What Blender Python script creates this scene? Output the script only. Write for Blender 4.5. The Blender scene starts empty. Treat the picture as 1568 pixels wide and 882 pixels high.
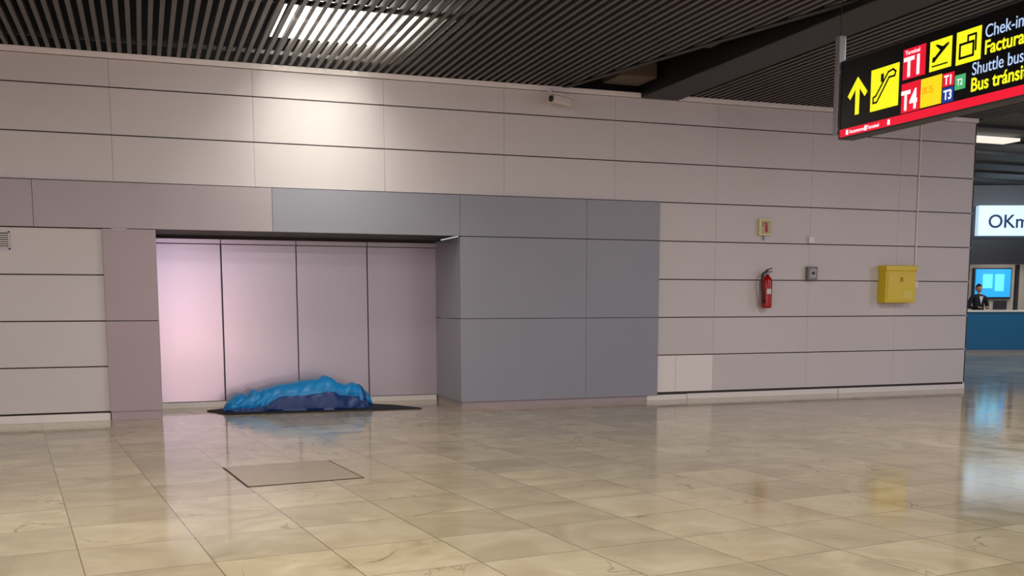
import bpy, math, random, bmesh
from mathutils import Matrix, Vector, noise
random.seed(4)
sc=bpy.context.scene
COL=sc.collection

# ------------------------------------------------------------ materials
def s2l(c):
    return tuple(((v/12.92) if v<=0.04045 else ((v+0.055)/1.055)**2.4) for v in [x/255. for x in c])+(1,)
def mat(name,rgb,rough=.5,metal=0,emis=0,var=0,vscale=3,bump=0,bscale=60,spec=.5,ecol=None):
    m=bpy.data.materials.new(name); m.use_nodes=True
    nt=m.node_tree; b=nt.nodes['Principled BSDF']
    col=s2l(rgb)
    b.inputs['Base Color'].default_value=col
    b.inputs['Roughness'].default_value=rough
    b.inputs['Metallic'].default_value=metal
    b.inputs['Specular IOR Level'].default_value=spec
    if emis:
        b.inputs['Emission Color'].default_value=s2l(ecol) if ecol else col
        b.inputs['Emission Strength'].default_value=emis
    if var or bump:
        tc=nt.nodes.new('ShaderNodeTexCoord')
    if var:
        n=nt.nodes.new('ShaderNodeTexNoise'); n.inputs['Scale'].default_value=vscale; n.inputs['Detail'].default_value=5
        nt.links.new(tc.outputs['Object'],n.inputs['Vector'])
        mx=nt.nodes.new('ShaderNodeMix'); mx.data_type='RGBA'
        mx.inputs[6].default_value=tuple(max(0,c*(1-var)) for c in col[:3])+(1,)
        mx.inputs[7].default_value=tuple(min(1,c*(1+var)) for c in col[:3])+(1,)
        nt.links.new(n.outputs['Fac'],mx.inputs[0]); nt.links.new(mx.outputs[2],b.inputs['Base Color'])
    if bump:
        n2=nt.nodes.new('ShaderNodeTexNoise'); n2.inputs['Scale'].default_value=bscale; n2.inputs['Detail'].default_value=3
        nt.links.new(tc.outputs['Object'],n2.inputs['Vector'])
        bp=nt.nodes.new('ShaderNodeBump'); bp.inputs['Strength'].default_value=bump; bp.inputs['Distance'].default_value=.01
        nt.links.new(n2.outputs['Fac'],bp.inputs['Height']); nt.links.new(bp.outputs['Normal'],b.inputs['Normal'])
    return m

M_panel=mat('wall_panel_enamel',(204,197,194),.55,var=.05,vscale=.8)
M_panel_new=mat('wall_panel_pale',(232,224,217),.5,var=.03)
M_joint=mat('joint_dark',(60,52,50),.8)
M_grey=mat('grey_cladding',(144,145,153),.45,var=.06,vscale=1.2,bump=.05,bscale=120)
M_pink_lit=mat('cladding_pink_lit',(166,151,154),.45,var=.06,vscale=2)  # pink light on pillar and plinth is mixed into this base colour
M_fascia=mat('mauve_grey_fascia',(172,162,164),.5,var=.06,vscale=2)
M_doors=mat('brushed_door_steel',(194,184,192),.27,metal=.5,var=.03,vscale=1.0)
M_white=mat('white_skirting',(226,220,212),.45,var=.06,vscale=5)
M_slat=mat('ceiling_slat_bronze',(88,83,80),.42,metal=.3,var=.15,vscale=.6)
M_void=mat('ceiling_void_black',(12,12,13),.9)
M_black=mat('black_paint',(14,14,15),.5)
M_dark=mat('dark_grey',(42,42,46),.5,var=.1)
M_concrete=mat('far_wall_plaster',(96,98,102),.7,var=.08,vscale=.7)
M_steel=mat('steel_post',(150,150,152),.35,metal=.7)
M_lamp=mat('lamp_diffuser',(255,252,240),.5,emis=12)
M_lamp2=mat('lamp_diffuser_dim',(255,250,235),.5,emis=.8)

# floor marble tiles
def floor_mat():
    m=bpy.data.materials.new('polished_marble_tiles'); m.use_nodes=True
    nt=m.node_tree; N=nt.nodes; L=nt.links; b=N['Principled BSDF']
    tc=N.new('ShaderNodeTexCoord')
    mp=N.new('ShaderNodeMapping'); mp.vector_type='TEXTURE'
    mp.inputs['Location'].default_value=(-.1316,-6.3583,0); mp.inputs['Rotation'].default_value=(0,0,.1127); mp.inputs['Scale'].default_value=(.599,.599,.599)
    L.new(tc.outputs['Object'],mp.inputs['Vector'])
    sep=N.new('ShaderNodeSeparateXYZ'); L.new(mp.outputs[0],sep.inputs[0])
    def math_(op,a,bb=None,c=None):
        n=N.new('ShaderNodeMath'); n.operation=op
        for i,v in enumerate((a,bb,c)):
            if v is None: continue
            if isinstance(v,(int,float)): n.inputs[i].default_value=v
            else: L.new(v,n.inputs[i])
        return n.outputs[0]
    ds=[]
    ids=[]
    for ax in (0,1):
        fr=math_('FRACT',sep.outputs[ax])
        d=math_('MINIMUM',fr,math_('SUBTRACT',1.0,fr)); ds.append(d)
        ids.append(math_('FLOOR',sep.outputs[ax]))
    dmin=math_('MINIMUM',ds[0],ds[1])
    grout=math_('MULTIPLY',math_('LESS_THAN',dmin,.0048),.85)
    cb=N.new('ShaderNodeCombineXYZ'); L.new(ids[0],cb.inputs[0]); L.new(ids[1],cb.inputs[1])
    wn=N.new('ShaderNodeTexWhiteNoise'); wn.noise_dimensions='3D'; L.new(cb.outputs[0],wn.inputs['Vector'])
    vadd=N.new('ShaderNodeVectorMath'); vadd.operation='MULTIPLY_ADD'
    L.new(wn.outputs['Color'],vadd.inputs[0]); vadd.inputs[1].default_value=(9,9,9); L.new(mp.outputs[0],vadd.inputs[2])
    n1=N.new('ShaderNodeTexNoise'); n1.inputs['Scale'].default_value=1.1; n1.inputs['Detail'].default_value=6; n1.inputs['Roughness'].default_value=.55; n1.inputs['Distortion'].default_value=1.0
    L.new(vadd.outputs[0],n1.inputs['Vector'])
    cr=N.new('ShaderNodeValToRGB'); e=cr.color_ramp.elements
    e[0].position=.25; e[0].color=s2l((170,152,120)); e[1].position=.75; e[1].color=s2l((212,196,162))
    k=cr.color_ramp.elements.new(.5); k.color=s2l((193,176,140))
    L.new(n1.outputs['Fac'],cr.inputs[0])
    n2=N.new('ShaderNodeTexNoise'); n2.inputs['Scale'].default_value=.7; n2.inputs['Detail'].default_value=5; n2.inputs['Distortion'].default_value=1.8; n2.inputs['Roughness'].default_value=.5
    L.new(vadd.outputs[0],n2.inputs['Vector'])
    ab=math_('ABSOLUTE',math_('SUBTRACT',n2.outputs['Fac'],.5))
    vein=N.new('ShaderNodeMapRange'); vein.inputs[1].default_value=0; vein.inputs[2].default_value=.010; vein.inputs[3].default_value=.6; vein.inputs[4].default_value=0
    L.new(ab,vein.inputs[0])
    n3=N.new('ShaderNodeTexNoise'); n3.inputs['Scale'].default_value=1.6; n3.inputs['Detail'].default_value=2
    L.new(vadd.outputs[0],n3.inputs['Vector'])
    msk0=N.new('ShaderNodeMapRange'); msk0.inputs[1].default_value=.46; msk0.inputs[2].default_value=.6; L.new(n3.outputs['Fac'],msk0.inputs[0])
    msk=math_('MULTIPLY',math_('GREATER_THAN',wn.outputs['Value'],.4),msk0.outputs[0])
    vf=math_('MULTIPLY',vein.outputs[0],msk)
    mx=N.new('ShaderNodeMix'); mx.data_type='RGBA'; L.new(vf,mx.inputs[0]); L.new(cr.outputs[0],mx.inputs[6]); mx.inputs[7].default_value=s2l((100,80,56))
    tint=N.new('ShaderNodeMapRange'); tint.inputs[3].default_value=.85; tint.inputs[4].default_value=1.07; L.new(wn.outputs['Value'],tint.inputs[0])
    hv=N.new('ShaderNodeHueSaturation'); L.new(mx.outputs[2],hv.inputs['Color']); L.new(tint.outputs[0],hv.inputs['Value'])
    mg=N.new('ShaderNodeMix'); mg.data_type='RGBA'; L.new(grout,mg.inputs[0]); L.new(hv.outputs[0],mg.inputs[6]); mg.inputs[7].default_value=s2l((92,76,56))
    L.new(mg.outputs[2],b.inputs['Base Color'])
    rr=N.new('ShaderNodeMapRange'); rr.inputs[3].default_value=.05; rr.inputs[4].default_value=.16; L.new(n1.outputs['Fac'],rr.inputs[0])
    L.new(rr.outputs[0],b.inputs['Roughness'])
    b.inputs['Specular IOR Level'].default_value=.65
    return m
M_floor=floor_mat()

# ------------------------------------------------------------ builders
def link(o,parent=None):
    COL.objects.link(o)
    if parent is not None: o.parent=parent
    return o
def group(name,M=None):
    e=bpy.data.objects.new(name,None); e.empty_display_size=.2; COL.objects.link(e)
    if M is not None: e.matrix_world=M
    return e
def boxes(name,lst,mats,parent=None,bevel=0,seg=2):
    if not isinstance(mats,(list,tuple)): mats=[mats]
    V=[];F=[];MI=[]
    for it in lst:
        lo,hi=it[0],it[1]; mi=it[2] if len(it)>2 else 0
        n=len(V)
        for zz in (lo[2],hi[2]):
            for (x,y) in ((lo[0],lo[1]),(hi[0],lo[1]),(hi[0],hi[1]),(lo[0],hi[1])): V.append((x,y,zz))
        for f in ((3,2,1,0),(4,5,6,7),(0,1,5,4),(1,2,6,5),(2,3,7,6),(3,0,4,7)):
            F.append([n+i for i in f]); MI.append(mi)
    me=bpy.data.meshes.new(name); me.from_pydata(V,[],F)
    for m in mats: me.materials.append(m)
    for p,i in zip(me.polygons,MI): p.material_index=i
    me.update(); o=bpy.data.objects.new(name,me); link(o,parent)
    if bevel:
        b=o.modifiers.new('bev','BEVEL'); b.width=bevel; b.segments=seg; b.limit_method='ANGLE'
    return o
def meshobj(name,V,F,m,parent=None,smooth=False):
    me=bpy.data.meshes.new(name); me.from_pydata(V,[],F)
    for mm in (m if isinstance(m,(list,tuple)) else [m]): me.materials.append(mm)
    me.update()
    if smooth:
        for p in me.polygons: p.use_smooth=True
    o=bpy.data.objects.new(name,me); return link(o,parent)
def prism(name,pts,z0,z1,m,parent=None):
    n=len(pts); V=[(x,y,z0) for x,y in pts]+[(x,y,z1) for x,y in pts]
    F=[list(range(n))[::-1],list(range(n,2*n))]+[[i,(i+1)%n,n+(i+1)%n,n+i] for i in range(n)]
    o=meshobj(name,V,F,m,parent)
    bm=bmesh.new(); bm.from_mesh(o.data); bmesh.ops.recalc_face_normals(bm,faces=bm.faces); bm.to_mesh(o.data); bm.free()
    return o
def lathe(name,prof,m,parent=None,seg=32,loc=(0,0,0),rot=None,midx=None):
    V=[];F=[]
    for r,zz in prof:
        for i in range(seg):
            a=2*math.pi*i/seg; V.append((r*math.cos(a),r*math.sin(a),zz))
    for k in range(len(prof)-1):
        for i in range(seg):
            j=(i+1)%seg; F.append([k*seg+i,k*seg+j,(k+1)*seg+j,(k+1)*seg+i])
    F.append([i for i in range(seg)][::-1]); F.append([(len(prof)-1)*seg+i for i in range(seg)])
    o=meshobj(name,V,F,m,parent,True)
    o.location=loc
    if rot: o.rotation_euler=rot
    if midx:
        for kk,p in enumerate(o.data.polygons):
            if kk//seg in midx: p.material_index=1
    return o
def tube(name,pts,r,m,parent=None,cyc=False):
    cu=bpy.data.curves.new(name,'CURVE'); cu.dimensions='3D'; cu.bevel_depth=r; cu.bevel_resolution=3
    sp=cu.splines.new('NURBS' if len(pts)>2 else 'POLY'); sp.points.add(len(pts)-1)
    for p,q in zip(sp.points,pts): p.co=(*q,1)
    if len(pts)>2: sp.use_endpoint_u=True; sp.order_u=3
    cu.use_fill_caps=True
    cu.materials.append(m); o=bpy.data.objects.new(name,cu); return link(o,parent)
def text(name,s,size,x,y,z,m,parent,bold=0,sx=1):
    cu=bpy.data.curves.new(name,'FONT'); cu.body=s; cu.size=size; cu.extrude=.001; cu.offset=bold
    cu.materials.append(m); o=bpy.data.objects.new(name,cu); link(o,parent); o.location=(x,y,z); o.scale=(sx,1,1); return o

WT=3.96
Z=lambda k:.1+.5*k
fl=meshobj('floor',[(-14,-20,0),(40,-20,0),(40,24,0),(-14,24,0)],[[0,1,2,3]],M_floor)

# ------------------------------------------------------------ main wall of panels
XL,XR=-6.0,11.84
RX0,RX1=.41,3.916
RD=1.1
pan=[]
g=.007
cols=[XL]+[1.5*j for j in range(-3,8)]+[XR]
rows=[Z(k) for k in range(8)]+[3.90]
back=[((XL,.02,2.35),(XR,.3,WT)),((XL,.02,.0),(-.05,.3,2.35)),((6.55,.02,0),(XR,.3,2.35))]
for i in range(len(cols)-1):
    for k in range(len(rows)-1):
        x0,x1,z0,z1=cols[i],cols[i+1],rows[k],rows[k+1]
        if z1<=2.11 and x1>-.14 and x0<6.63:
            if x0<-.14: x1=-.14
            elif x1>6.64: x0=6.64
            else: continue
        pan.append((x0,x1,z0,z1))
lst=[]
VG=.0014
for x0,x1,z0,z1 in pan:
    if abs(x0-6.64)<.01 and z0<.2:
        lst.append(((x0,0,z0+g),(6.93,.03,z1-g),2)); lst.append(((6.934,0,z0+g),(x1-VG,.03,z1-g),2)); continue
    lst.append(((x0+VG,0,z0+g),(x1-VG,.03,z1-g),0))
lst+= [(a,b,1) for a,b in back]
wall=boxes('wall_back',lst,[M_panel,M_joint,M_panel_new])
boxes('trim_top',[((XL,-.025,3.90),(XR+.01,.3,WT))],M_panel_new,bevel=.004)
boxes('baseboard_left',[((XL,-.012,0),(-.14,.02,.085))],M_white,bevel=.003)
boxes('baseboard_right',[((6.5,-.02,0),(7.1,.02,.07)),((7.11,-.012,0),(9.55,.02,.075)),((9.56,-.012,0),(XR,.02,.075))],M_white,bevel=.003)
boxes('wall_end',[((XR-.02,.0,0),(XR,.9,WT))],M_panel)

P=-.04
boxes('wall_fascia_beam',[((XL,P,2.105),(-.812,.02,2.595),0),((-.808,P,2.105),(1.678,.02,2.595),0),((1.682,P,2.105),(3.914,.02,2.595),1),((3.918,P,2.105),(5.598,.02,2.595),1),((5.602,P,2.105),(6.64,.02,2.595),1),
      ((RX0-.3,-.03,2.11),(RX1,RD,2.3),2)],[M_fascia,M_grey,M_dark],bevel=.002)
boxes('wall_pillar',[((-.14,P,.10),(RX0,.06,1.096),0),((-.14,P,1.104),(RX0,.06,2.098),0),((-.13,P+.012,.0),(RX0-.01,.06,.10),0),((-.13,P+.03,1.0),(RX0-.02,.5,1.2),1),((RX0-.2,0.05,0),(RX0-.005,RD,2.1),0)],[M_pink_lit,M_joint],bevel=.003)
gb=[]
for (x0,x1) in ((RX1,5.598),(5.602,6.64)):
    for (z0,z1) in ((.07,1.096),(1.104,2.095)):
        gb.append(((x0,P,z0),(x1,.1,z1),0))
gb+=[((RX1+.004,.1,.07),(RX1+.3,RD+.1,1.096),0),((RX1+.004,.1,1.104),(RX1+.3,RD+.1,2.098),0),((RX1+.02,P+.03,.0),(6.62,.1,.075),2),((RX1+.02,.1,.0),(RX1+.3,RD+.1,.075),2),((RX1+.02,P+.02,1),(6.62,.1,1.3),1),((RX1+.02,P+.02,2.0),(6.62,.1,2.3),1)]
boxes('wall_box_cladding',gb,[M_grey,M_joint,M_pink_lit])
dx=[.27,1.176,2.093,3.003,3.93]
doors=group('door_1')
for i in range(4):
    boxes('door_leaf_%d'%(i+1),[((dx[i]+.005,RD,.075),(dx[i+1]-.005,RD+.05,2.015))],M_doors,doors,bevel=.006)
boxes('door_header',[((dx[i]+.004,RD-.012,2.02),(dx[i+1]-.004,RD+.05,2.075)) for i in range(4)],M_doors,doors,bevel=.002)
boxes('door_frame_back',[((.2,RD+.02,0),(4.0,RD+.1,2.3))],M_joint,doors)
boxes('baseboard_recess',[((.27,RD-.012,0),(RX1,RD+.02,.07))],M_white,bevel=.003)

# ------------------------------------------------------------ ceiling
sl=[]
x=-8.0
while x<6.3:
    ye=-.03 if x<5.3 else -.03-(x-5.3)*4.2
    sl.append(((x,-9,WT),(x+.042,ye,WT+.05))); x+=.1
x=7.0
while x<XR+.2:
    sl.append(((x,-9,WT),(x+.042,-.03,WT+.05))); x+=.1
boxes('ceiling_slats',sl,M_slat)
prism('trim_slat_edge',[(5.26,-.03),(5.34,-.03),(6.36,-4.3),(6.28,-4.3)],WT-.01,WT+.07,M_black)
boxes('ceiling_carrier_rails',[((-8,y,WT+.05),(5.3,y+.04,WT+.09)) for y in (-.3,-2.3,-3.2,-4.4,-5.6,-6.8,-8)]+[((7,y,WT+.05),(XR+.2,y+.04,WT+.09)) for y in (-.5,-2.0,-3.2,-4.4,-5.6,-6.8,-8)],M_black)
boxes('ceiling',[((-14,-16,5.0),(XR+.3,.4,5.1)),((-14,-16,4.02),(XR+.3,-9,4.1)),((XR+.1,-12,4.0),(XR+.3,.3,5.0)),((-14,.28,WT),(XR+.3,.4,5.0))],M_void)
boxes('ceiling_beam',[((6.35,-9,3.9),(6.9,.0,4.3))],M_black,bevel=.01)
duct=group('ceiling_duct')
tube('pipe_1',[(5.5,-.2,4.12),(5.6,-2.5,4.12),(5.9,-5,4.15),(5.9,-8,4.2)],.09,M_dark,duct)
tube('pipe_2',[(5.95,-.2,4.2),(5.95,-3,4.2)],.05,M_steel,duct)
boxes('junction_box',[((5.8,-.55,4.03),(6.3,-.05,4.22)),((5.35,-2.0,4.1),(6.3,-1.8,4.2))],mat('duct_tan',(84,73,60),.6,var=.1),duct,bevel=.01)
lp=group('ceiling_light_panel')
boxes('diffuser',[((1.64,-1.8,4.16),(2.8,-.45,4.19))],M_lamp,lp)
boxes('housing',[((1.60,-1.84,4.19),(2.84,-.41,4.25)),((1.60,-1.84,4.13),(1.64,-.41,4.19)),((2.8,-1.84,4.13),(2.84,-.41,4.19))],M_black,lp)

# far hall
boxes('ceiling_far',[((XR+.3,-12,4.32),(40,22,4.42))],mat('far_ceiling',(70,72,76),.6,var=.1))
boxes('ceiling_far_grid',[((XR+.3,y,4.27),(40,y+.06,4.32)) for y in [-10+1.2*i for i in range(24)]],M_dark)
boxes('ceiling_lamp_far',[((14.5,2.75,4.23),(15.5,3.15,4.28))],M_lamp2)
U=Vector((.9407,-.3391,0)); NN=Vector((.3391,.9407,0))
FM=Matrix(((U.x,NN.x,0,20.3),(U.y,NN.y,0,8.8),(0,0,1,0),(0,0,0,1)))
M_blue=mat('counter_blue',(0,98,142),.35)
M_cream=mat('office_wall',(168,160,150),.6)
for nm,ls,mm in (('wall_far',[((-8,0.3,2.3),(10,.5,4.3)),((-8,.3,0),(-.12,.5,2.3))],M_concrete),
              ('wall_far_lintel',[((-.1,.22,2.28),(10,.29,2.95))],M_dark),
              ('wall_office_back',[((-1,3.0,0),(10,3.1,2.6))],M_cream),
              ('trim_office_post',[((1.42,.45,1.1),(1.5,.55,2.28))],M_dark)):
    o=boxes(nm,ls,mm); o.matrix_world=FM
ctr=group('service_counter',FM)
boxes('counter_front',[((-.05,-.05,.08),(8,.2,1.05))],M_blue,ctr,bevel=.01)
boxes('counter_plinth',[((-.03,0,0),(8,.2,.08))],M_steel,ctr)
boxes('counter_top',[((-.06,-.1,1.05),(8,.4,1.1))],M_white,ctr,bevel=.01)
ss=group('rental_shop_sign',FM)
M_sgn=mat('lit_sign_white',(190,220,244),.4,emis=.85)
boxes('sign_box',[((.16,0.02,3.0),(6,.21,3.76))],M_sgn,ss,bevel=.01)
TX=Matrix(((1,0,0,0),(0,0,-1,0),(0,1,0,0),(0,0,0,1)))
M_navy=mat('navy_letters',(16,44,96),.5)
t=text('lettering','OKm',.47,.42,0,0,M_navy,ss,bold=.006,sx=1.0); t.matrix_local=Matrix.Translation((.40,.01,3.2))@TX
scn=group('wall_monitor',FM)
boxes('screen',[((1.45,2.86,1.45),(2.45,2.9,2.24))],mat('monitor_screen',(30,140,205),.3,emis=.9),scn)
boxes('bezel',[((1.41,2.9,1.41),(2.49,2.99,2.28))],M_black,scn)
boxes('screen_content',[((1.65,2.855,1.7),(1.93,2.86,2.1)),((2.0,2.855,1.62),(2.26,2.86,2.1))],mat('monitor_graphic',(90,200,235),.3,emis=.8),scn)
lpt=group('laptop',FM)
boxes('screen_lid',[((.66,.05,1.115),(1.02,.065,1.35))],M_dark,lpt,bevel=.005)
boxes('keyboard_base',[((.66,.06,1.1),(1.02,.3,1.115))],M_steel,lpt,bevel=.003)

# receptionist
M_suit=mat('dark_suit',(28,30,40),.8); M_skin=mat('skin',(206,150,122),.5); M_hair=mat('dark_hair',(30,22,18),.7); M_shirt=mat('white_shirt',(225,228,232),.7)
rec=group('receptionist',FM@Matrix.Translation((.64,.85,0)))
def skinned(name,verts,edges,m,parent,root=0,sub=2):
    me=bpy.data.meshes.new(name); me.from_pydata([v[:3] for v in verts],edges,[]); me.materials.append(m)
    o=bpy.data.objects.new(name,me); link(o,parent)
    sk=o.modifiers.new('skin','SKIN'); sk.use_smooth_shade=True
    for i,v in enumerate(verts):
        r=v[3]; r2=v[4] if len(v)>4 else r
        me.skin_vertices[0].data[i].radius=(r,r2); me.skin_vertices[0].data[i].use_root=(i==root)
    s=o.modifiers.new('sub','SUBSURF'); s.levels=sub; s.render_levels=sub
    return o
bv=[(0,0,.95,.16,.12),(0,0,1.15,.145,.11),(0,-.01,1.35,.17,.12),(0,-.01,1.46,.11,.09),(0,-.01,1.52,.055),
    (.19,0,1.42,.065),(.25,.0,1.16,.05),(.12,-.26,1.16,.038),(-.19,0,1.42,.065),(-.26,-.02,1.16,.05),(-.12,-.28,1.18,.038),
    (.1,0,.85,.095),(.11,-.01,.48,.065),(.11,.02,.08,.045),(.11,-.13,.04,.045),(-.1,0,.85,.095),(-.11,-.01,.48,.065),(-.11,.02,.08,.045),(-.11,-.13,.04,.045)]
be=[(0,1),(1,2),(2,3),(3,4),(3,5),(5,6),(6,7),(3,8),(8,9),(9,10),(0,11),(11,12),(12,13),(13,14),(0,15),(15,16),(16,17),(17,18)]
skinned('suit_body',bv,be,M_suit,rec)
skinned('neck',[(0,-.01,1.46,.05),(0,-.015,1.56,.048)],[(0,1)],M_skin,rec,sub=1)
prism('shirt_front',[(-.05,1.46),(.05,1.46),(0,1.24)],0,.01,M_shirt,rec).matrix_local=Matrix.Translation((0,-.155,0))@TX
def headmesh(parent):
    V=[];F=[];n=20;k=14
    for i in range(k+1):
        a=math.pi*i/k; zz=math.cos(a)
        for j in range(n):
            b=2*math.pi*j/n; w=math.sin(a)
            xx=.076*w*math.cos(b); yy=.095*w*math.sin(b)
            if zz<0: xx*=1-.25*(-zz)
            if math.sin(b)<-.93 and -.35<zz<.1: yy-=.014
            V.append((xx,yy-.01,1.665+.118*zz))
    for i in range(k):
        for j in range(n): F.append([i*n+j,(i+1)*n+j,(i+1)*n+(j+1)%n,i*n+(j+1)%n])
    return meshobj('head',V,F,M_skin,parent,True)
headmesh(rec)
def hairm(parent):
    V=[];F=[];n=20;k=8
    for i in range(k+1):
        a=math.pi*.62*i/k
        for j in range(n):
            b=2*math.pi*j/n; aa=a*(.62 if math.sin(b)<-.3 else 1)
            V.append((.084*math.sin(aa)*math.cos(b),.102*math.sin(aa)*math.sin(b),1.672+.125*math.cos(aa)))
    for i in range(k):
        for j in range(n): F.append([i*n+j,(i+1)*n+j,(i+1)*n+(j+1)%n,i*n+(j+1)%n])
    return meshobj('hair',V,F,M_hair,parent,True)
hairm(rec)
boxes('face_features',[((-.04,-.104,1.672),(-.018,-.094,1.684)),((.018,-.104,1.672),(.04,-.094,1.684)),((-.022,-.1,1.602),(.022,-.088,1.61))],M_hair,rec)
for sx in (1,-1):
    skinned('ear',[(sx*.078,0,1.68,.012),(sx*.08,0,1.65,.01)],[(0,1)],M_skin,rec,sub=1)
    hx,hy,hz=sx*.1,-.32,1.17
    skinned('palm',[(sx*.12,-.27,1.175,.025),(hx,hy,hz,.03,.018)],[(0,1)],M_skin,rec,sub=1)
    for q in range(4):
        fx=hx+(q-1.5)*.019; ln=(.06,.072,.068,.052)[q]
        skinned('finger_%d'%(q+1),[(fx,hy-.01,hz,.009),(fx,hy-.01-ln*.6,hz-.002,.008),(fx,hy-.01-ln,hz-.02,.007)],[(0,1),(1,2)],M_skin,rec,sub=1)
    skinned('thumb',[(hx-sx*.03,hy+.01,hz,.01),(hx-sx*.055,hy-.02,hz-.005,.009),(hx-sx*.055,hy-.045,hz-.01,.008)],[(0,1),(1,2)],M_skin,rec,sub=1)

# ------------------------------------------------------------ hanging wayfinding sign
SM=Matrix(((0,0,-1,5.55),(-1,0,0,-5.11),(0,1,0,2.6),(0,0,0,1)))
sg=group('hanging_wayfinding_sign',SM)
M_face=mat('sign_face_black',(8,8,9),.25)
M_y=mat('sign_yellow',(236,236,30),.4,emis=.75); M_r=mat('sign_red',(222,18,48),.4,emis=.7); M_w=mat('sign_white',(240,240,245),.4,emis=.8)
M_b=mat('sign_blue',(20,60,150),.4,emis=.6); M_g=mat('sign_green',(70,170,110),.4,emis=.7); M_o=mat('sign_amber',(246,204,24),.4,emis=.8)
M_lb=mat('sign_pale_blue',(170,196,235),.4,emis=.8); M_od=mat('sign_amber_dark',(226,150,20),.4,emis=.6)
LS=3.3
boxes('sign_casing',[((0,0,-.13),(LS,.58,-.004))],M_black,sg,bevel=.004)
boxes('sign_frame',[((-.012,-.012,-.135),(LS+.01,0,.006)),((-.012,.58,-.135),(LS+.01,.592,.006)),((-.012,0,-.135),(0,.58,.006))],M_dark,sg)
boxes('sign_panel',[((0,0,-.004),(LS,.58,0))],M_face,sg)
boxes('red_strip',[((0,0,0),(LS,.062,.003))],M_r,sg)
text('strip_text','Ascensores   Terminal',.04,.12,.017,.004,M_w,sg,sx=.95)
for sx_ in (.08,.30,.56): boxes('strip_pictogram',[((sx_,.012,.003),(sx_+.025,.05,.005))],M_w,sg)
def sq(n,x0,y0,x1,y1,m):
    o=boxes(n,[((x0,y0,0),(x1,y1,.004))],m,sg); return o
prism('arrow_up',[(.178,.15),(.222,.15),(.222,.35),(.285,.275),(.315,.305),(.2,.435),(.085,.305),(.115,.275),(.178,.35)],0,.004,M_y,sg)
sq('icon_escalator',.357,.14,.662,.447,M_y)
def stroke(n,pts,w,m=M_face):
    for i in range(len(pts)-1):
        a=Vector(pts[i]);b=Vector(pts[i+1]);d=(b-a).normalized();p=Vector((-d.y,d.x))*w/2; a=a-d*w*.4; b=b+d*w*.4
        prism(n,[tuple(a-p),tuple(b-p),tuple(b+p),tuple(a+p)],.004,.006,m,sg)
stroke('escalator_rail',[(.39,.2),(.43,.2),(.56,.36),(.62,.36),(.63,.39),(.6,.41),(.55,.40),(.42,.25),(.39,.24),(.39,.2)],.014)
boxes('escalator_person',[((.47,.34,.004),(.50,.40,.006))],M_face,sg)
sq('icon_terminal_1',.704,.306,.93,.52,M_r)
text('t1','T1',.19,.715,.325,.005,M_w,sg,bold=.006,sx=.9); text('t1_small','Terminal',.042,.725,.478,.005,M_w,sg)
sq('icon_departures',.974,.309,1.18,.514,M_y)
prism('plane',[(1.0,.37),(1.02,.365),(1.05,.39),(1.15,.46),(1.16,.475),(1.14,.475),(1.10,.46),(1.04,.485),(1.03,.478),(1.075,.44),(1.03,.405),(1.005,.40)],.004,.006,M_face,sg)
prism('runway',[(1.0,.335),(1.15,.335),(1.15,.345),(1.0,.345)],.004,.006,M_face,sg)
sq('icon_checkin',1.225,.3,1.443,.517,M_y)
stroke('suitcase',[(1.26,.34),(1.26,.43),(1.38,.43),(1.38,.34),(1.26,.34)],.016)
stroke('suitcase_handle',[(1.33,.44),(1.33,.475),(1.40,.475),(1.40,.37)],.014)
text('line1','Chek-in',.118,1.475,.425,.003,M_lb,sg,bold=0,sx=.85)
text('line2','Facturación',.125,1.475,.32,.003,M_y,sg,bold=.002,sx=.88)
sq('icon_terminal_4',.70,.07,.89,.278,M_r); text('t4','T4',.19,.702,.09,.005,M_w,sg,bold=.006,sx=.78)
sq('icon_bus',.898,.075,1.1,.274,M_o); text('bus','BUS',.07,.915,.165,.005,M_od,sg,sx=.9)
sq('icon_t1',1.112,.177,1.215,.268,M_r); text('t1b','T1',.09,1.125,.19,.005,M_w,sg,bold=.002,sx=.8)
sq('icon_t3',1.112,.07,1.215,.17,M_b); text('t3b','T3',.09,1.125,.09,.005,M_w,sg,bold=.002,sx=.8)
sq('icon_shuttle',1.226,.136,1.32,.234,M_g); text('t2b','T2',.06,1.245,.165,.005,M_w,sg,sx=.8)
text('line3','Shuttle bus - Transfer',.118,1.375,.205,.003,M_lb,sg,bold=0,sx=.82)
text('line4','Bus tránsito',.125,1.37,.1,.003,M_y,sg,bold=.002,sx=.88)
boxes('post',[((-.085,.03,-.05),(-.03,.80,.01)),((-.04,.50,-.04),(0,.53,0)),((-.04,.06,-.04),(0,.09,0)),((2.5,.58,-.09),(2.55,1.5,-.04))],M_steel,sg,bevel=.004)
boxes('hanger_rod',[((-.062,.8,-.023),(-.057,1.45,-.018))],M_black,sg)

# ------------------------------------------------------------ wall fittings
M_red=mat('extinguisher_red',(170,16,22),.25); M_blk=mat('rubber_black',(18,18,18),.5); M_lab=mat('label',(214,206,196),.5)
fe=group('fire_extinguisher',Matrix.Translation((8.27,-.085,1.22)))
lathe('body',[(.04,0),(.066,.008),(.07,.03),(.07,.36),(.062,.395),(.04,.425),(.024,.44),(.02,.46)],[M_red,M_blk],fe,midx=(0,))
boxes('label',[((-.045,-.073,.19),(.02,-.055,.26),0)],M_lab,fe,bevel=.002)
lathe('valve',[(.022,.45),(.024,.47),(.018,.5),(.012,.505)],M_steel,fe,24)
prism('handle_upper',[(-.02,.50),(.07,.535),(.075,.545),(-.02,.52)],-.012,.012,M_blk,fe).matrix_local=TX
prism('handle_lower',[(-.01,.48),(.075,.487),(.075,.497),(-.01,.495)],-.012,.012,M_blk,fe).matrix_local=TX
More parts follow.
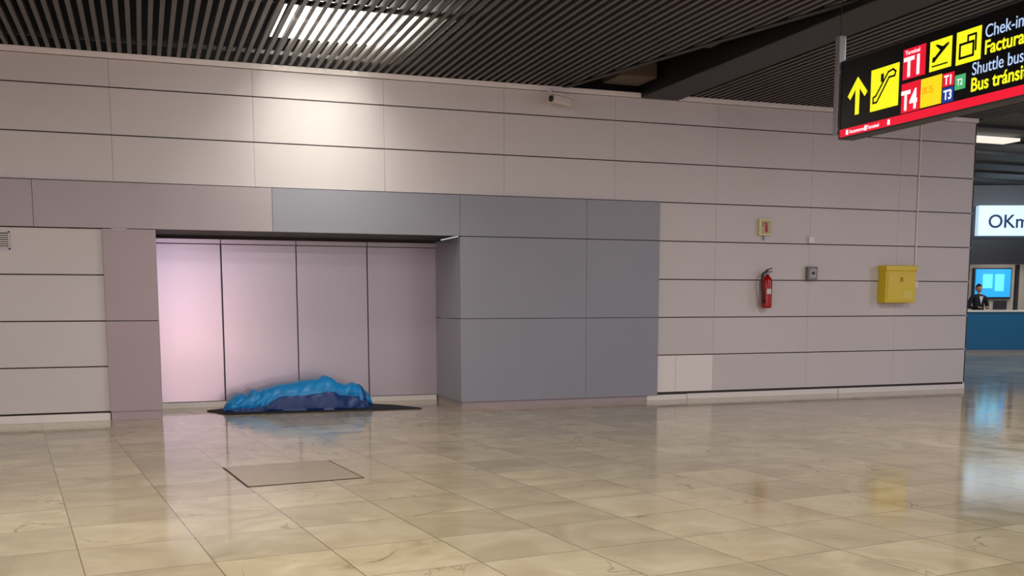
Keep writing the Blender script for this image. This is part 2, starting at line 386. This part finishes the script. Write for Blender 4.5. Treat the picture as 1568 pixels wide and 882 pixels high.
tube('hose',[(-.015,-.01,.485),(-.07,-.02,.49),(-.11,-.03,.42),(-.108,-.035,.3),(-.085,-.04,.2),(-.078,-.04,.14)],.011,M_blk,fe)
lathe('nozzle',[(.018,0),(.012,.08),(.01,.1)],M_blk,fe,16,(-.078,-.04,.07))
boxes('wall_bracket',[((-.03,.05,.3),(.03,.085,.46))],M_steel,fe)
fs=group('fire_extinguisher_sign',Matrix.Translation((8.245,-.0,2.2)))
M_sy=mat('sign_cream',(222,212,160),.5)
boxes('sign_plate',[((-.095,-.05,0),(.095,0,.22))],M_sy,fs,bevel=.004)
boxes('sign_field',[((-.07,-.054,.02),(.085,-.05,.2))],mat('sign_field',(186,176,130),.5),fs)
boxes('pictogram',[((-.012,-.058,.045),(.03,-.054,.14)),((-.002,-.058,.14),(.02,-.054,.17)),((-.045,-.058,.12),(-.035,-.054,.165)),((-.045,-.058,.165),(.02,-.054,.175))],M_red,fs)
boxes('bracket',[((-.01,-.03,-.06),(.02,0,0))],M_steel,fs)
boxes('alarm_sounder',[((8.96,-.045,2.11),(9.055,0,2.205))],M_white,bevel=.008)
kb=group('call_point_box',Matrix.Translation((9.02,0,1.6)))
boxes('housing',[((-.08,-.07,0),(.08,0,.19))],mat('box_grey',(120,116,110),.45),kb,bevel=.008)
boxes('face',[((-.055,-.076,.03),(.055,-.07,.16))],mat('box_face',(160,154,146),.35),kb,bevel=.003)
lathe('button',[(.02,0),(.02,.012),(.012,.016)],M_dark,kb,20,(0,-.076,.1),(math.pi/2,0,0))
yb=group('yellow_wall_cabinet',Matrix.Translation((10.18,0,1.29)))
M_yel=mat('cabinet_yellow',(222,194,14),.4,var=.05); M_yel2=mat('cabinet_yellow_dark',(170,142,10),.5)
boxes('cabinet_body',[((0,-.17,0),(.53,0,.5))],M_yel,yb,bevel=.012)
boxes('cabinet_lid',[((-.012,-.19,.45),(.542,0,.53))],M_yel,yb,bevel=.012)
boxes('door_panel',[((.03,-.178,.03),(.5,-.17,.43))],M_yel,yb,bevel=.004)
boxes('lock',[((.25,-.19,.3),(.29,-.178,.36))],M_yel2,yb,bevel=.003)
boxes('label',[((.3,-.181,.06),(.46,-.178,.17)),((.06,-.181,.3),(.14,-.178,.38))],mat('cabinet_label',(225,205,90),.5),yb)
cd=group('wall_conduit')
tube('conduit_pipe',[(10.82,-.015,1.62),(10.82,-.015,3.92)],.011,M_panel_new,cd)
boxes('conduit_box',[((10.77,-.04,1.5),(10.87,0,1.6))],M_white,cd,bevel=.006)
vg=group('ventilation_grille',Matrix.Translation((-1.55,0,1.86)))
boxes('frame',[((0,-.015,0),(.5,0,.015)),((0,-.015,.175),(.5,0,.19)),((0,-.015,0),(.015,0,.19)),((.485,-.015,0),(.5,0,.19))],M_steel,vg)
boxes('louvres',[((.015,-.012,.02+.022*i),(.485,-.002,.03+.022*i)) for i in range(7)],M_white,vg)
boxes('backing',[((.01,-.003,.01),(.49,0,.18))],M_black,vg)
cc=group('security_camera',Matrix.Translation((5.16,0,3.72)))
boxes('wall_mount',[((-.09,-.05,.02),(-.05,0,.2)),((-.08,-.12,.1),(-.06,0,.13))],M_white,cc,bevel=.004)
b_=boxes('camera_body',[((-.13,-.055,-.06),(.14,.055,.04))],mat('camera_shell',(206,196,186),.4),cc,bevel=.02)
b_.location=(.03,-.16,.05); b_.rotation_euler=(0,.12,.15)
b2=boxes('sun_shield',[((-.16,-.065,.041),(.15,.065,.053))],M_white,cc,bevel=.004); b2.location=(.03,-.16,.05); b2.rotation_euler=(0,.12,.15)
lathe('lens',[(.035,0),(.035,.03),(.028,.035)],M_blk,cc,24,(-.1,-.18,.055),(0,-math.pi/2,0))

# floor hatch
fh=group('floor_access_hatch')
q=[(.782,-3.835),(1.64,-3.74),(1.744,-4.69),(.884,-4.79)]
def inset(q,d):
    c=Vector((sum(a for a,_ in q)/4,sum(b for _,b in q)/4)); return [tuple(c+(Vector(a)-c)*(1-d)) for a in q]
prism('hatch_frame',q[::-1],.0005,.003,mat('hatch_frame',(44,36,28),.5),fh)
prism('hatch_cover',inset(q,.035)[::-1],.001,.0045,mat('hatch_stone',(168,150,118),.22,var=.12,vscale=5),fh)

# ------------------------------------------------------------ sleeping person in bag
M_mat=mat('dark_mat',(24,24,28),.8,bump=.3,bscale=20)
prism('sleeping_mat',[(.92,.62),(1.12,.1),(2.2,.03),(3.42,.0),(3.2,.5),(2.9,.8),(1.2,.85)],.001,.014,M_mat)
M_bl=mat('sleeping_bag_blue',(0,128,190),.45,var=.06,vscale=5,bump=.12,bscale=8)
M_nv=mat('sleeping_bag_navy',(12,48,104),.48,var=.1,vscale=5,bump=.12,bscale=8)
prof=[(1.10,.03,.10),(1.14,.10,.17),(1.22,.15,.22),(1.38,.19,.25),(1.5,.22,.25),(1.6,.25,.24),(1.68,.285,.25),(1.85,.31,.27),(2.05,.325,.28),(2.2,.36,.29),(2.3,.39,.3),(2.38,.38,.3),(2.46,.32,.27),(2.56,.29,.23),(2.66,.29,.21),(2.74,.265,.2),(2.80,.21,.18),(2.85,.14,.14),(2.88,.04,.07)]
def interp(x):
    for a,b in zip(prof,prof[1:]):
        if x<=b[0]:
            t=(x-a[0])/(b[0]-a[0]); t2=t*t*(3-2*t)*.5+t*.5
            return a[1]+(b[1]-a[1])*t2,a[2]+(b[2]-a[2])*t2
    return prof[-1][1:]
V=[];F=[];MI=[];NX=170;NT=120
def seamz(x):
    wob=.04*noise.noise(Vector((x*4,0,0)))
    if x<=1.58: return .2+wob
    if x<=1.72: return .2+wob+(x-1.58)/.14*.35
    return .55+wob
for i in range(NX+1):
    x=1.10+1.78*i/NX; h,w=interp(x)
    end=1 if (x<1.6 or x>2.52) else .3
    for j in range(NT):
        th=2*math.pi*j/NT; c,s=math.cos(th),math.sin(th)
        yy=w*math.copysign(abs(c)**.8,c); zz=h*(abs(s)**.85) if s>0 else -0.0
        r1=noise.noise(Vector((x*5+s*1.2,c*1.1,s*1.1)))
        r2=noise.noise(Vector((x*11-s*2.5+7,c*1.3,s*1.2)))
        fold=.045*r1*(.5+.5*end)+.030*r2*end
        sz=seamz(x)
        if s>0 and c<0: fold-=.016*math.exp(-((s-sz)/.07)**2)
        if x<1.6: fold+=.009*math.sin((x-1.1)*42+c*1.5)
        k=min(1,h/.15)*(1 if s>0 else .0)
        zz+=fold*k*max(0,s)**.7; yy+=fold*k*c
        xx=x+.015*noise.noise(Vector((x*4,c*2,s*2)))
        V.append((xx,.45+yy+.04*math.sin((x-1.1)*3.2),max(.016,zz+.016)))
for i in range(NX):
    for j in range(NT):
        j2=(j+1)%NT; F.append([i*NT+j,i*NT+j2,(i+1)*NT+j2,(i+1)*NT+j])
        x=1.1+1.78*(i+.5)/NX; th=2*math.pi*(j+.5)/NT; s=math.sin(th)
        zf=s if s>0 else 0
        nv=1 if zf<seamz(x) else 0
        if x>2.70: nv=1 if (zf<.3 or abs(x-2.78+.03*zf)<.022) else 0
        MI.append(nv)
F.append(list(range(NT))[::-1]); F.append([NX*NT+j for j in range(NT)]); MI+=[1,1]
pb=group('person_in_sleeping_bag')
sb=meshobj('sleeping_bag',V,F,[M_bl,M_nv],pb,True)
for p,i in zip(sb.data.polygons,MI): p.material_index=i
sb.data.update()
bm=bmesh.new(); bm.from_mesh(sb.data); bmesh.ops.recalc_face_normals(bm,faces=bm.faces); bm.to_mesh(sb.data); bm.free()

# ------------------------------------------------------------ lights
def area(name,loc,target,size,power,col,sy=None):
    l=bpy.data.lights.new(name,'AREA'); l.energy=power; l.color=col; l.shape='RECTANGLE'; l.size=size; l.size_y=sy or size
    o=bpy.data.objects.new(name,l); COL.objects.link(o); o.location=loc
    o.rotation_euler=(Vector(target)-Vector(loc)).to_track_quat('-Z','Y').to_euler(); return o
area('ceiling_panel_lamp',(2.2,-1.75,4.12),(1.9,.0,2.3),1.1,90,(1,.97,.92),.6)
for i,(x,y) in enumerate([(-4,-6),(1,-6.5),(8.6,-5.5),(-3,-11),(3,-11),(9,-10),(15,-6)]):
    area('hall_fill_lamp',(x,y,3.9),(x,y,0),1.2,122,(1,.965,.925))  # unseen overhead lamps added for the general light on wall and floor
area('magenta_screen_lamp',(-2.2,-14.5,1.6),(.3,0,1.3),1.6,55,(1,.45,.6))
area('pink_screen_lamp',(1.3,-16,.95),(1,1,1.0),1.0,105,(1,.66,.66),.8)
area('blue_screen_lamp',(.6,-16,2.3),(.6,1,1.9),.4,45,(.6,.65,1),.6)
area('violet_tint_lamp',(17,-9,2.8),(10.5,0,3.0),2.0,90,(.6,.5,1))  # unseen violet source added to tint the upper right wall
area('far_hall_lamp',(17,3,4.2),(18,5,0),2,130,(.9,.94,1))
area('counter_fill_lamp',(20.2,6.2,4.0),(21,8.3,.6),1,55,(.9,.95,1))  # unseen lamp added in front to brighten the blue counter
area('office_lamp',tuple(FM@Vector((2,1.6,2.55))),tuple(FM@Vector((2,1.6,0))),1.5,45,(1,.96,.9))
w=bpy.data.worlds.new('world'); sc.world=w; w.use_nodes=True
w.node_tree.nodes['Background'].inputs[0].default_value=(.9,.9,.93,1); w.node_tree.nodes['Background'].inputs[1].default_value=.62

# ------------------------------------------------------------ camera
cam=bpy.data.cameras.new('camera'); co=bpy.data.objects.new('camera',cam); COL.objects.link(co)
R=Matrix.Rotation(-.346,4,'Z')@Matrix.Rotation(math.pi/2-.1171,4,'X')@Matrix.Rotation(-.001,4,'Z')
co.matrix_world=Matrix.Translation((.2434,-12.0821,1.2892))@R
cam.sensor_width=36; cam.lens=1589.76/1600*36; cam.shift_y=210.8/1600; cam.clip_end=200
sc.camera=co
try:
    sc.view_settings.view_transform='Standard'
except Exception: pass
